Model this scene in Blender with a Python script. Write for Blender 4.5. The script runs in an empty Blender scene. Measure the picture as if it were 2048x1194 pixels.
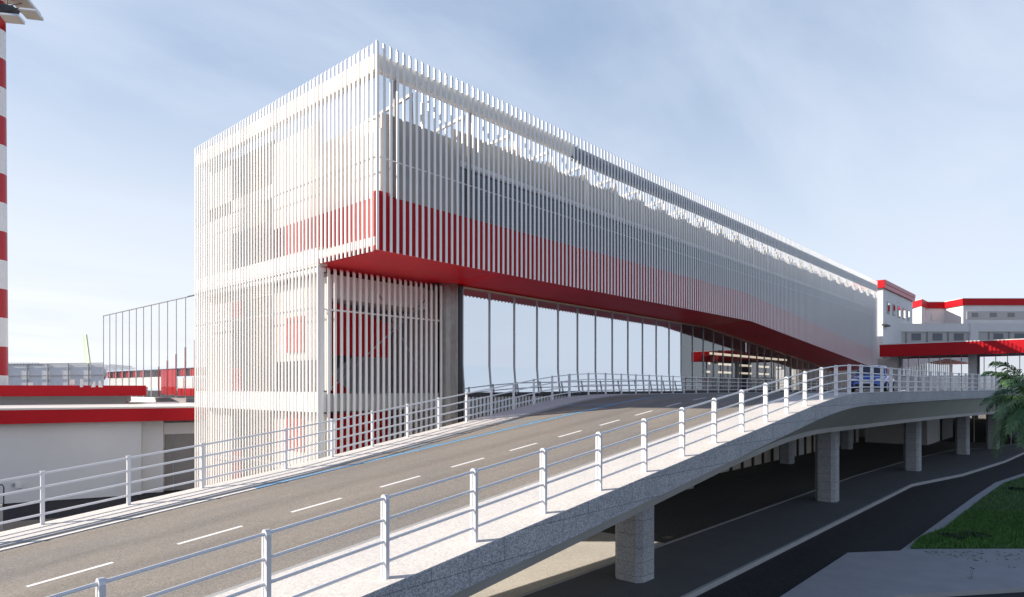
import bpy, math, random
from mathutils import Vector, Matrix, Quaternion
random.seed(7)
R = math.radians
C = bpy.context.scene.collection
# ------------------------------------------------------------------ helpers
# world axes: X runs along the long facade, Y away from the viewer behind it, Z up.
F, HX, HY, EYE = 1307.0, 1024.0, 776.0, 5.0
A0 = math.atan2(HX+430-HX*0, F)   # unused guard
CA, SA = 0.7433, 0.6690            # forward direction of the camera in plan

def c2w(X, Y):                     # metres right / ahead of the viewer -> plan
    return (SA*X+CA*Y, -CA*X+SA*Y)
def at(px, Y):
    return c2w((px-HX)/F*Y, Y)
def zz(py, Y):
    return EYE+(HY-py)/F*Y

class MB:
    def __init__(s): s.v=[]; s.f=[]; s.m=[]
    def add(s, vs, fs, mi=0):
        o=len(s.v); s.v+= [tuple(p) for p in vs]
        for f in fs: s.f.append([i+o for i in f]); s.m.append(mi)
    def box(s, x0,x1,y0,y1,z0,z1, mi=0):
        s.add([(x0,y0,z0),(x1,y0,z0),(x1,y1,z0),(x0,y1,z0),(x0,y0,z1),(x1,y0,z1),(x1,y1,z1),(x0,y1,z1)],
              [(0,3,2,1),(4,5,6,7),(0,1,5,4),(1,2,6,5),(2,3,7,6),(3,0,4,7)], mi)
    def hexa(s, b, t, mi=0):        # four bottom and four top points (ccw from above)
        s.add(list(b)+list(t), [(0,3,2,1),(4,5,6,7),(0,1,5,4),(1,2,6,5),(2,3,7,6),(3,0,4,7)], mi)
    def quad(s, a,b,c,d, mi=0): s.add([a,b,c,d],[(0,1,2,3)], mi)
    def prism(s, poly, z0, z1, mi=0):
        n=len(poly)
        area=sum(poly[i][0]*poly[(i+1)%n][1]-poly[(i+1)%n][0]*poly[i][1] for i in range(n))
        if area<0: poly=list(reversed(poly))
        vs=[(p[0],p[1],z0) for p in poly]+[(p[0],p[1],z1) for p in poly]
        fs=[tuple(reversed(range(n))), tuple(range(n,2*n))]
        for i in range(n):
            j=(i+1)%n; fs.append((i,j,n+j,n+i))
        s.add(vs,fs,mi)
    def wall(s, p, q, t, z0, z1, mi=0):   # vertical slab from p to q, thickness t to the left of p->q
        d=Vector((q[0]-p[0],q[1]-p[1])); d.normalize(); n=Vector((-d.y,d.x))*t
        s.prism([p,q,(q[0]+n.x,q[1]+n.y),(p[0]+n.x,p[1]+n.y)],z0,z1,mi)
    def bar(s, p, q, w, h, mi=0):         # rectangular bar from p to q
        p=Vector(p); q=Vector(q); d=(q-p).normalized()
        up=Vector((0,0,1)) if abs(d.z)<.95 else Vector((1,0,0))
        a=d.cross(up).normalized()*w/2; b=a.cross(d).normalized()*h/2
        vs=[p-a-b,p+a-b,p+a+b,p-a+b,q-a-b,q+a-b,q+a+b,q-a+b]
        s.add(vs,[(0,1,2,3),(4,7,6,5),(0,4,5,1),(1,5,6,2),(2,6,7,3),(3,7,4,0)],mi)
    def tube(s, pts, r, n=8, mi=0, cap=True):
        pts=[Vector(p) for p in pts]; rs=r if isinstance(r,(list,tuple)) else [r]*len(pts)
        rings=[]
        for i,p in enumerate(pts):
            d=(pts[min(i+1,len(pts)-1)]-pts[max(i-1,0)]).normalized()
            up=Vector((0,0,1)) if abs(d.z)<.9 else Vector((1,0,0))
            a=d.cross(up).normalized(); b=a.cross(d).normalized()
            rings.append([p+(a*math.cos(2*math.pi*k/n)+b*math.sin(2*math.pi*k/n))*rs[i] for k in range(n)])
        vs=[v for rg in rings for v in rg]; fs=[]
        for i in range(len(pts)-1):
            for k in range(n):
                j=(k+1)%n; fs.append((i*n+k,(i+1)*n+k,(i+1)*n+j,i*n+j))
        if cap:
            fs.append(tuple(range(n))); fs.append(tuple(reversed(range((len(pts)-1)*n,len(pts)*n))))
        s.add(vs,fs,mi)
    def strip(s, rows, mi=0, closed=False):   # rows of equal length -> quads
        n=len(rows[0]); vs=[p for r in rows for p in r]; fs=[]
        for i in range(len(rows)-1):
            for k in range(n if closed else n-1):
                j=(k+1)%n; fs.append((i*n+k,i*n+j,(i+1)*n+j,(i+1)*n+k))
        s.add(vs,fs,mi)
    def mesh(s, name, mats, smooth=False):
        me=bpy.data.meshes.new(name); me.from_pydata(s.v,[],s.f)
        for m in (mats if isinstance(mats,(list,tuple)) else [mats]): me.materials.append(m)
        if len(me.materials)>1: me.polygons.foreach_set('material_index', s.m)
        if smooth: me.polygons.foreach_set('use_smooth',[True]*len(s.f))
        me.update(); return me

def put(name, mb, mats, parent=None, smooth=False, bevel=0):
    o=bpy.data.objects.new(name, mb.mesh(name,mats,smooth)); C.objects.link(o)
    if parent:
        o.parent=parent; w=Matrix.Identity(4); q=parent
        while q: w=Matrix.Translation(q.location)@w if q.parent is None else w; q=q.parent
        o.matrix_parent_inverse=w.inverted() if parent.parent is None else Matrix.Identity(4)
    if bevel:
        b=o.modifiers.new('bevel','BEVEL'); b.width=bevel; b.segments=2; b.limit_method='ANGLE'
    return o
def tag(o, label, cat, group=None, kind=None):
    o['label']=label; o['category']=cat
    if group: o['group']=group
    if kind: o['kind']=kind
    return o
def struct(name, mb, mats, kind='structure', smooth=False):
    o=put(name,mb,mats,None,smooth); o['kind']=kind; return o
def thing(name, label, cat, loc=(0,0,0), group=None):
    o=bpy.data.objects.new(name,None); C.objects.link(o); o.location=loc; o.empty_display_size=.3
    return tag(o,label,cat,group)

GZ,KG=-.69,1.138                  # lower ground level and its plan scale
# ------------------------------------------------------------------ materials
def mat(name, col, rough=.6, metal=0, var=0, vscale=2, bump=0, bscale=40, spec=.5, coat=0, alt=None):
    m=bpy.data.materials.new(name); m.use_nodes=True; nt=m.node_tree; b=nt.nodes['Principled BSDF']
    b.inputs['Base Color'].default_value=(*col,1); b.inputs['Roughness'].default_value=rough
    b.inputs['Metallic'].default_value=metal; b.inputs['Specular IOR Level'].default_value=spec
    if coat: b.inputs['Coat Weight'].default_value=coat; b.inputs['Coat Roughness'].default_value=.08
    if var or bump:
        tc=nt.nodes.new('ShaderNodeTexCoord')
    if var:
        n=nt.nodes.new('ShaderNodeTexNoise'); n.inputs['Scale'].default_value=vscale; n.inputs['Detail'].default_value=6
        n.inputs['Roughness'].default_value=.62
        nt.links.new(tc.outputs['Object'],n.inputs['Vector'])
        r=nt.nodes.new('ShaderNodeValToRGB'); r.color_ramp.elements[0].position=.3; r.color_ramp.elements[1].position=.72
        a=alt or tuple(c*(1-var) for c in col)
        r.color_ramp.elements[0].color=(*a,1); r.color_ramp.elements[1].color=(*tuple(min(1,c*(1+var*.6)) for c in col),1)
        nt.links.new(n.outputs['Fac'],r.inputs['Fac']); nt.links.new(r.outputs['Color'],b.inputs['Base Color'])
    if bump:
        n2=nt.nodes.new('ShaderNodeTexNoise'); n2.inputs['Scale'].default_value=bscale; n2.inputs['Detail'].default_value=4
        nt.links.new(tc.outputs['Object'],n2.inputs['Vector'])
        bp=nt.nodes.new('ShaderNodeBump'); bp.inputs['Strength'].default_value=bump; bp.inputs['Distance'].default_value=.02
        nt.links.new(n2.outputs['Fac'],bp.inputs['Height']); nt.links.new(bp.outputs['Normal'],b.inputs['Normal'])
    return m
def speckle(name, c0, c1, c2, scale, rough=.85, big=None, streak=None, joints=False, tracks=False):
    # fine aggregate: three tones by a cell pattern, plus broad worn patches
    m=bpy.data.materials.new(name); m.use_nodes=True; nt=m.node_tree; b=nt.nodes['Principled BSDF']
    b.inputs['Roughness'].default_value=rough; b.inputs['Specular IOR Level'].default_value=.3
    tc=nt.nodes.new('ShaderNodeTexCoord')
    v=nt.nodes.new('ShaderNodeTexVoronoi'); v.inputs['Scale'].default_value=scale
    nt.links.new(tc.outputs['Object'],v.inputs['Vector'])
    s=nt.nodes.new('ShaderNodeSeparateColor'); nt.links.new(v.outputs['Color'],s.inputs[0])
    r=nt.nodes.new('ShaderNodeValToRGB'); e=r.color_ramp.elements
    e[0].position=.15; e[0].color=(*c0,1); e[1].position=.9; e[1].color=(*c2,1)
    x=r.color_ramp.elements.new(.5); x.color=(*c1,1)
    nt.links.new(s.outputs[0],r.inputs['Fac'])
    out=r.outputs['Color']
    if big:
        n=nt.nodes.new('ShaderNodeTexNoise'); n.inputs['Scale'].default_value=big[0]; n.inputs['Detail'].default_value=7
        n.inputs['Roughness'].default_value=.65
        mp=nt.nodes.new('ShaderNodeMapping'); mp.inputs['Scale'].default_value=streak or (1,1,1)
        nt.links.new(tc.outputs['Object'],mp.inputs['Vector']); nt.links.new(mp.outputs['Vector'],n.inputs['Vector'])
        r2=nt.nodes.new('ShaderNodeValToRGB'); r2.color_ramp.elements[0].position=.3; r2.color_ramp.elements[1].position=.7
        r2.color_ramp.elements[0].color=(*big[1],1); r2.color_ramp.elements[1].color=(*big[2],1)
        nt.links.new(n.outputs['Fac'],r2.inputs['Fac'])
        mx=nt.nodes.new('ShaderNodeMix'); mx.data_type='RGBA'; mx.blend_type='MULTIPLY'; mx.inputs[0].default_value=1
        nt.links.new(out,mx.inputs[6]); nt.links.new(r2.outputs['Color'],mx.inputs[7]); out=mx.outputs[2]
    def times(o,node):
        mx=nt.nodes.new('ShaderNodeMix'); mx.data_type='RGBA'; mx.blend_type='MULTIPLY'; mx.inputs[0].default_value=1
        nt.links.new(o,mx.inputs[6]); nt.links.new(node,mx.inputs[7]); return mx.outputs[2]
    if joints:
        mp=nt.nodes.new('ShaderNodeMapping'); mp.inputs['Rotation'].default_value=(R(90),0,0); nt.links.new(tc.outputs['Object'],mp.inputs['Vector'])
        bk=nt.nodes.new('ShaderNodeTexBrick'); bk.inputs['Scale'].default_value=1; bk.inputs['Brick Width'].default_value=1.45; bk.inputs['Row Height'].default_value=.40
        bk.inputs['Mortar Size'].default_value=.007; bk.inputs['Color1'].default_value=(1,1,1,1); bk.inputs['Color2'].default_value=(.93,.93,.94,1); bk.inputs['Mortar'].default_value=(.5,.5,.52,1)
        nt.links.new(mp.outputs['Vector'],bk.inputs['Vector']); out=times(out,bk.outputs['Color'])
    if tracks:
        sx=nt.nodes.new('ShaderNodeSeparateXYZ'); nt.links.new(tc.outputs['Object'],sx.inputs[0])
        n3=nt.nodes.new('ShaderNodeTexNoise'); n3.inputs['Scale'].default_value=.5; nt.links.new(tc.outputs['Object'],n3.inputs['Vector'])
        wv=nt.nodes.new('ShaderNodeMath'); wv.operation='MULTIPLY_ADD'; wv.inputs[1].default_value=.5; nt.links.new(n3.outputs['Fac'],wv.inputs[0]); nt.links.new(sx.outputs['Y'],wv.inputs[2])
        sn=nt.nodes.new('ShaderNodeMath'); sn.operation='MULTIPLY'; sn.inputs[1].default_value=2*math.pi/1.62; nt.links.new(wv.outputs[0],sn.inputs[0])
        cs=nt.nodes.new('ShaderNodeMath'); cs.operation='COSINE'; nt.links.new(sn.outputs[0],cs.inputs[0])
        r3=nt.nodes.new('ShaderNodeMapRange'); r3.inputs[1].default_value=.1; r3.inputs[2].default_value=1; r3.inputs[3].default_value=1; r3.inputs[4].default_value=.88; nt.links.new(cs.outputs[0],r3.inputs[0])
        cc=nt.nodes.new('ShaderNodeCombineColor'); 
        for i in range(3): nt.links.new(r3.outputs[0],cc.inputs[i])
        out=times(out,cc.outputs[0])
    nt.links.new(out,b.inputs['Base Color'])
    bp=nt.nodes.new('ShaderNodeBump'); bp.inputs['Strength'].default_value=.15; bp.inputs['Distance'].default_value=.006
    nt.links.new(s.outputs[0],bp.inputs['Height']); nt.links.new(bp.outputs['Normal'],b.inputs['Normal'])
    return m
def glass(name, tint, base, ior=1.6, rough=0.0, refl=(1,1,1)):
    m=bpy.data.materials.new(name); m.use_nodes=True; nt=m.node_tree; nt.nodes.clear()
    o=nt.nodes.new('ShaderNodeOutputMaterial'); t=nt.nodes.new('ShaderNodeBsdfTransparent'); t.inputs[0].default_value=(*tint,1)
    g=nt.nodes.new('ShaderNodeBsdfGlossy'); g.inputs['Roughness'].default_value=rough; g.inputs[0].default_value=(*refl,1)
    fr=nt.nodes.new('ShaderNodeFresnel'); fr.inputs['IOR'].default_value=ior
    mr=nt.nodes.new('ShaderNodeMapRange'); mr.inputs[1].default_value=0; mr.inputs[2].default_value=1
    mr.inputs[3].default_value=base; mr.inputs[4].default_value=1
    nt.links.new(fr.outputs[0],mr.inputs[0])
    mx=nt.nodes.new('ShaderNodeMixShader'); nt.links.new(mr.outputs[0],mx.inputs[0]); nt.links.new(t.outputs[0],mx.inputs[1]); nt.links.new(g.outputs[0],mx.inputs[2])
    nt.links.new(mx.outputs[0],o.inputs[0]); return m
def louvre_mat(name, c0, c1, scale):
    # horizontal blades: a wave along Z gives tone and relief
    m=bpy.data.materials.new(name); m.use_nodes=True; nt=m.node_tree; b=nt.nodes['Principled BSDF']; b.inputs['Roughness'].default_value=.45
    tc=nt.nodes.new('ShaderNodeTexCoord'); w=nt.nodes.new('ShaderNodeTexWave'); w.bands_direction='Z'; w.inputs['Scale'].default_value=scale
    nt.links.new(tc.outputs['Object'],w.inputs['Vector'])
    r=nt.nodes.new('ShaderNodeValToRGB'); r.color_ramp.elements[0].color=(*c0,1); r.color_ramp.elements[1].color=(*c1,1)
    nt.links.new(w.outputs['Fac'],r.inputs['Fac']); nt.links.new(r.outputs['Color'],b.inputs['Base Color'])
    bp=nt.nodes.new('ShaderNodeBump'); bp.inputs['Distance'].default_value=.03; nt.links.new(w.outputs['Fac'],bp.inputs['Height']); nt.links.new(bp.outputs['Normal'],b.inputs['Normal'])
    return m

M={}
M['white']=mat('white_paint',(.80,.79,.78),.42,var=.04,vscale=1.5)
M['slat']=mat('slat_paint',(.86,.85,.84),.26,var=.03,vscale=.7)
M['cream']=mat('cream_panel',(.74,.71,.66),.55,var=.06,vscale=.8)
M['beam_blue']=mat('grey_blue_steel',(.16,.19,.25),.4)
M['steel']=mat('grey_steel',(.34,.35,.37),.38,metal=.5)
M['darksteel']=mat('dark_steel',(.05,.05,.055),.45,metal=.3)
M['red']=mat('red_panel',(.50,.008,.016),.5,var=.08,vscale=.6,spec=.2)
M['redsoffit']=mat('red_soffit',(.86,.018,.032),.38,var=.14,vscale=.35,bump=.15,bscale=1.2,spec=.3)
M['wallgrey']=mat('grey_wall',(.50,.49,.48),.65,var=.05,vscale=.6)
M['wallwhite']=mat('white_render',(.74,.73,.73),.7,var=.05,vscale=.4,bump=.05,bscale=14)
M['taupe']=mat('taupe_panel',(.27,.25,.25),.6,var=.06,vscale=1)
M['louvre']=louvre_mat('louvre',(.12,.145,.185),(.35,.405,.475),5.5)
M['railpaint']=mat('rail_paint',(.70,.71,.74),.35,metal=.15)
M['asphalt']=speckle('ramp_asphalt',(.205,.192,.174),(.26,.243,.22),(.32,.30,.274),58,.9,(.6,(.80,.80,.83),(1.12,1.06,.98)),(.30,1,1),tracks=True)
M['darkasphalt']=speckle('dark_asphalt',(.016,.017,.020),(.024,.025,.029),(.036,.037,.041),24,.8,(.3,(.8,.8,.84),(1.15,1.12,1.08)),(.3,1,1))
M['paver']=speckle('pale_paving',(.58,.56,.54),(.66,.64,.615),(.72,.70,.675),38,.85,(1.0,(.93,.93,.93),(1.02,1.0,.98)))
M['granite']=speckle('granite_chip',(.25,.26,.28),(.38,.39,.41),(.54,.55,.57),60,.8,(1.1,(.85,.86,.88),(1.05,1.05,1.05)),joints=True)
M['concrete']=mat('concrete',(.36,.355,.345),.8,var=.10,vscale=.9,bump=.08,bscale=20)
M['haunch']=mat('haunch_concrete',(.42,.43,.405),.75,var=.10,vscale=.6,bump=.06,bscale=18)
M['roadsunlit']=speckle('carriageway_sunlit',(.50,.475,.43),(.56,.535,.49),(.62,.59,.545),26,.9,(.4,(.86,.86,.86),(1.05,1.04,1.02)))  # lower carriageway, lightened to stand for sunlight
M['roadshade']=speckle('carriageway_shaded',(.075,.073,.07),(.095,.092,.088),(.12,.116,.11),24,.8,(.3,(.8,.8,.82),(1.15,1.1,1.05)),(.3,1,1))  # same carriageway, darkened to stand for shade under the deck
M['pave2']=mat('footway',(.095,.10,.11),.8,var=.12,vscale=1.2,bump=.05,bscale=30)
M['kerb']=mat('kerb_stone',(.36,.36,.36),.75,var=.10,vscale=2.5,bump=.06,bscale=40)
M['path']=mat('path_concrete',(.33,.335,.35),.85,var=.10,vscale=1.3,bump=.08,bscale=30)
M['line']=mat('white_line',(.80,.79,.77),.6,var=.08,vscale=6)
M['blue']=mat('blue_line',(.16,.42,.68),.5,var=.12,vscale=3)
M['mirror']=glass('curtain_glass',(.50,.53,.55),.74,1.7,0.0,(.95,.97,1.0))
M['piergl']=glass('pier_glass',(.95,.965,.97),.02,1.22)
M['frost']=glass('frosted_glass',(.50,.53,.55),.62,1.7,.22,(.95,.97,1.0))
M['pierup']=glass('pier_upper_glass',(.95,.96,.97),.45,1.5)
M['clear']=glass('clear_glass',(.72,.74,.75),.10,1.5)
M['winglass']=glass('window_glass',(.25,.28,.30),.30,1.6)
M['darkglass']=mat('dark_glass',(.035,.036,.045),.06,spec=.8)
M['brushed']=mat('brushed_metal',(.62,.61,.60),.22,metal=.95,var=.12,vscale=3)
M['slate']=mat('slate_glass',(.10,.125,.15),.25)
M['mast_red']=mat('mast_red',(.45,.01,.02),.35)
M['flood']=mat('flood_lens',(.78,.72,.62),.35)
M['yellowgreen']=mat('pale_yellow_green',(.72,.78,.55),.4)
gm=mat('warm_light',(.8,.75,.6),.5); gm.node_tree.nodes['Principled BSDF'].inputs['Emission Color'].default_value=(1,.86,.66,1); gm.node_tree.nodes['Principled BSDF'].inputs['Emission Strength'].default_value=.75; M['glow']=gm
vm=bpy.data.materials.new('translucent_sheet'); vm.use_nodes=True; vn=vm.node_tree; vn.nodes.clear()
_o=vn.nodes.new('ShaderNodeOutputMaterial'); _t=vn.nodes.new('ShaderNodeBsdfTransparent'); _d=vn.nodes.new('ShaderNodeBsdfDiffuse'); _d.inputs[0].default_value=(.78,.765,.75,1)
_r=vn.nodes.new('ShaderNodeBsdfTranslucent'); _r.inputs[0].default_value=(.78,.765,.75,1); _a=vn.nodes.new('ShaderNodeMixShader'); _a.inputs[0].default_value=.35
_m=vn.nodes.new('ShaderNodeMixShader'); _m.inputs[0].default_value=.16
vn.links.new(_d.outputs[0],_a.inputs[1]); vn.links.new(_r.outputs[0],_a.inputs[2]); vn.links.new(_t.outputs[0],_m.inputs[1]); vn.links.new(_a.outputs[0],_m.inputs[2]); vn.links.new(_m.outputs[0],_o.inputs[0]); M['veil']=vm
M['beam']=mat('pale_beam',(.86,.83,.77),.5)
M['backwall']=mat('beige_back_wall',(.43,.41,.39),.6,var=.06,vscale=.8)
M['gold']=mat('gold_trim',(.62,.50,.34),.3,metal=.7)
M['warm']=mat('warm_interior',(.50,.44,.36),.7)
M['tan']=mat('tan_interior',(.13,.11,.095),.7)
M['grassb']=speckle('lawn_soil',(.022,.05,.014),(.03,.075,.018),(.045,.10,.024),14,.95,(.8,(.7,.75,.7),(1.15,1.15,1.1)))
def leafmat(name,c,c2):
    m=mat(name,c,.5,var=.3,vscale=3,alt=c2); b=m.node_tree.nodes['Principled BSDF']; return m
M['grass']=leafmat('grass_blades',(.085,.22,.036),(.04,.12,.022))
M['palm']=leafmat('palm_leaf',(.12,.225,.10),(.065,.13,.06))
M['trunk']=mat('palm_trunk',(.13,.10,.075),.9,var=.3,vscale=8,bump=.4,bscale=25)
M['shrub']=leafmat('shrub_leaf',(.020,.050,.020),(.012,.03,.014))
M['carblue']=mat('blue_car_paint',(.02,.085,.42),.25,metal=.3,coat=.8)
M['black']=mat('black_rubber',(.015,.015,.016),.6)
M['lens']=mat('lamp_lens',(.85,.87,.9),.08,spec=.9)
M['green']=mat('pale_green_paint',(.50,.66,.44),.4)
M['acgrey']=mat('unit_casing',(.72,.72,.72),.45)
M['screen']=mat('fence_panel',(.72,.75,.80),.55,var=.05,vscale=.5)
M['purple']=mat('violet_petal',(.12,.06,.32),.5)
M['cornice']=mat('pink_cornice',(.50,.07,.10),.4)

# ------------------------------------------------------------------ ramp geometry
DECK=4.83
def zr(u):
    lin=4.83+.1176*(u-24.9)
    a,b=21.4,28.4
    if u<=a: return lin
    if u>=b: return DECK
    return lin-.1176*(u-a)**2/(2*(b-a))
def zS(u,w): return zr(u)-.012*(w-6.7)
def wrail(u):
    P=[(-20,16.0),(8.8,16.15),(24.7,18.6),(39,20.15),(79.6,21.0)]
    for (a,b),(c,d) in zip(P,P[1:]):
        if u<=c: return b+(d-b)*(u-a)/(c-a)
    return P[-1][1]
def wkerb(u):
    P=[(-20,14.95),(8.8,14.95),(24.5,16.75),(36,18.5),(79.6,20.0)]
    for (a,b),(c,d) in zip(P,P[1:]):
        if u<=c: return b+(d-b)*(u-a)/(c-a)
    return P[-1][1]
def wedge(u): return wrail(u)+.22
def wn(u): return 6.70 if u<33 else 6.70-.0026*(u-33)**2
WK = 8.50                # outer edge and inner kerb of the near walkway
US=[-16+ .5*i for i in range(0,192)]
US=[u for u in US if u<=79.5]
ROAD=-.035

mb=MB()
n=8
rows=[]
for u in US:
    k=wkerb(u); rows.append([(u,WK+.12+(k-WK-.14)*i/n, zS(u,WK+(k-WK)*i/n)+ROAD) for i in range(n+1)])
mb.strip([list(reversed(r)) for r in rows][::-1])
mb.strip(rows[::-1]) if False else None
struct('road', mb, M['asphalt'])

def walkway(name, wa, wb, thick):
    m=MB(); r=[]
    for u in US:
        a,b=wa(u),wb(u)
        r.append([(u,a,zS(u,a)),(u,b,zS(u,b)),(u,b,zS(u,b)-thick),(u,a,zS(u,a)-thick)])
    m.strip(r[::-1],closed=True); struct(name,m,M['paver']); return m
walkway('near_pavement', wn, lambda u:WK, .30)
walkway('far_pavement', lambda u:wkerb(u)+.19, lambda u:wedge(u), .40)
def kerb(name, wa, wb):
    m=MB(); r=[]
    for u in US:
        a,b=wa(u),wb(u); z=zS(u,a)-.006
        r.append([(u,a+.02,z),(u,b,z),(u,b,z-.3),(u,a,z-.3),(u,a,z-.02)])
    m.strip(r[::-1],closed=True); struct(name,m,M['kerb'])
kerb('far_kerb', lambda u:wkerb(u), lambda u:wkerb(u)+.15)
m=MB(); r=[]
for u in US: r.append([(u,WK+.005,zS(u,WK)-.006),(u,WK+.12,zS(u,WK)-.006),(u,WK+.13,zS(u,WK)-.3),(u,WK+.005,zS(u,WK)-.3)])
m.strip(r[::-1],closed=True); struct('near_kerb',m,M['kerb'])

def ribbon(mb,u0,u1,wf,half,lift,step=.5):
    k=max(2,int((u1-u0)/step)+1); rows=[]
    for i in range(k):
        u=u0+(u1-u0)*i/(k-1); w=wf(u); rows.append([(u,w-half,zS(u,w-half)+ROAD+lift),(u,w+half,zS(u,w+half)+ROAD+lift)])
    mb.strip([list(x) for x in rows][::-1])
mb=MB()
u=4.47-2.11*5
while u<60:
    ribbon(mb,u,u+1.13,lambda q:11.7,.055,.004,.3); u+=2.11
struct('road_marking',mb,M['line'])
mb=MB(); ribbon(mb,-16,7.4,lambda q:14.76,.075,.004); 
struct('road_edge_marking',mb,M['line'])
mb=MB(); ribbon(mb,7.4,40,lambda q:14.76-.035*max(0,q-9.),.075,.004)
ribbon(mb,7.4,40,lambda q:14.90-.033*max(0,q-9.),.012,.004)
for uu in (13.0,17.6,22.0):
    w0=14.85-.035*max(0,uu-9); w1=wkerb(uu)-.03
    mb.add([(uu,w0,zS(uu,w0)+ROAD+.004),(uu+.12,w0,zS(uu+.12,w0)+ROAD+.004),(uu-.5,w1,zS(uu-.5,w1)+ROAD+.004),(uu-.62,w1,zS(uu-.62,w1)+ROAD+.004)],[(0,1,2,3)])
struct('blue_road_marking',mb,M['blue'])

m=MB(); r=[]
for u in US:
    k=wkerb(u); r.append([(u,k+.155,zS(u,k)-.03),(u,k+.195,zS(u,k)-.03)])
m.strip(r[::-1]); struct('drain_slot',m,M['darksteel'])
# the elevated road: fascia, haunch, soffit and its columns
via=thing('viaduct','pale granite faced elevated ramp bridge on square columns','bridge',(20,12,0))
def drop(u): return .84+(.20 if u>34 else 0 if u<19 else .20*(u-19)/15)
m=MB(); r=[]
for u in US:
    N=wn(u); z=zS(u,N)
    r.append([(u,N+.001,z-.006),(u,N-.02,z-.012),(u,N-.02,z-.5),(u,N+.12,z-.5)])
m.strip(r)
put('fascia',m,M['granite'],via)
m=MB(); r=[]
for u in US:
    N=wn(u); z=zS(u,N); d=drop(u); e=wedge(u); zb=z-.66-d; BW=N+1.55-max(0,min(1,(u-33)/25))*.9
    r.append([(u,N+.10,z-.44),(u,N+.10,z-.497),(u,BW+.03,z-.5-d),(u,BW,z-.5-d),(u,BW,zb),(u,e-.5,zb),(u,e-.5,zb+.4),(u,e-.02,zb+.5),(u,e-.02,zS(u,e)-.2)])
m.strip(r,0)
put('deck',m,M['haunch'],via)
m=MB(); r=[]
for u in US:
    N=wn(u); z=zS(u,N); d=drop(u); zb=z-.66-d; BW=N+1.55-max(0,min(1,(u-33)/25))*.9
    r.append([(u,BW-.015,z-.5-d+.01),(u,BW-.015,zb-.01),(u,BW+.6,zb-.01)])
m.strip(r); put('edge_beam',m,M['concrete'],via)
def octo(x,y,s,c): return [(x+c,y),(x+s-c,y),(x+s,y+c),(x+s,y+s-c),(x+s-c,y+s),(x+c,y+s),(x,y+s-c),(x,y+c)]
for u,w in ((16.25,9.72),(34.1,9.6),(50.7,9.0),(66.2,8.2),(74.0,6.9),(17.2,17.0),(33.8,17.2),(50.3,17.2),(66.0,17.2)):
    zt=zS(u+.5,w)-.66-drop(u)-.02
    m=MB(); m.prism(octo(u,w,.94,.16),GZ-.02,zt); put('column',m,M['granite'],via)

# railings ---------------------------------------------------------------
def arch_post():
    m=MB(); h=1.1; rw=.058; t=.040; d=.028
    out=[(-rw,0)]; inn=[(-rw+t,0)]
    for k in range(9):
        a=math.pi-math.pi*k/8; out.append((rw*math.cos(a),h-rw+rw*math.sin(a))); inn.append(((rw-t)*math.cos(a),h-rw+(rw-t)*math.sin(a)))
    out.append((rw,0)); inn.append((rw-t,0))
    for x0,x1 in ((-d,d),):
        A=[(x0,y,z) for y,z in out]; B=[(x0,y,z) for y,z in inn]; A2=[(x1,y,z) for y,z in out]; B2=[(x1,y,z) for y,z in inn]
        m.strip([A,B]); m.strip([B2,A2]); m.strip([A2,A]); m.strip([B,B2])
    q=.021; Bq=[(-q,y,z) for y,z in inn]; Bp=[(q,y,z) for y,z in inn]; nn=len(inn)
    m.add(Bq,[tuple(range(nn))]); m.add(Bp,[tuple(reversed(range(nn)))])
    return m.mesh('post',M['railpaint'])
RH=(1.045,.765,.485,.21)
def railing(label, us, wf, postme, rr, square=False):
    u0=us[0]; root=thing('railing',label,'railing',(u0,wf(u0),zS(u0,wf(u0))))
    inv=Matrix.Translation(root.location).inverted()
    for u in us:
        o=bpy.data.objects.new('post',postme); C.objects.link(o); o.parent=root; o.matrix_parent_inverse=inv
        w=wf(u); o.location=(u,w,zS(u,w)-.004)
        if square: o.rotation_euler=(0,0,math.atan2(wf(u+.5)-wf(u-.5),1))
    fine=[]
    for a,b in zip(us,us[1:]): fine+= [a,(a+b)/2] if 21<a<29 else [a]
    fine.append(us[-1])
    for h in RH:
        m=MB()
        if square:
            for a,b in zip(fine,fine[1:]):
                m.bar((a,wf(a),zS(a,wf(a))+h),(b,wf(b),zS(b,wf(b))+h),.042,.042)
        else: m.tube([(u,wf(u),zS(u,wf(u))+h) for u in fine],rr,10)
        put('rail',m,M['railpaint'],root,smooth=not square)
    return root
near=[1.97+1.635*k for k in range(-5,48)]
railing('pale railing of rounded posts along the nearer edge of the ramp',near,lambda u:wn(u)+.25,arch_post(),.0225)
m=MB(); m.box(-.034,.034,-.034,.034,0,1.085); m.box(-.043,.043,-.043,.043,1.085,1.10); sq=m.mesh('post',M['railpaint'])
far1=[3.52-1.6*k for k in range(8,0,-1)]+[3.52,5.12,6.74,8.93]+[8.93+1.575*k for k in range(1,11)]
far1=sorted(far1)
railing('pale square post railing climbing past the foot of the slatted tower',far1,wrail,sq,.02,True)
far2=[24.7+1.8*k for k in range(0,31)]
far2[0]=24.72
railing('grey level railing in shade in front of the tall glass wall',far2,lambda u:wrail(u)-.02,sq,.02,True)

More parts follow.
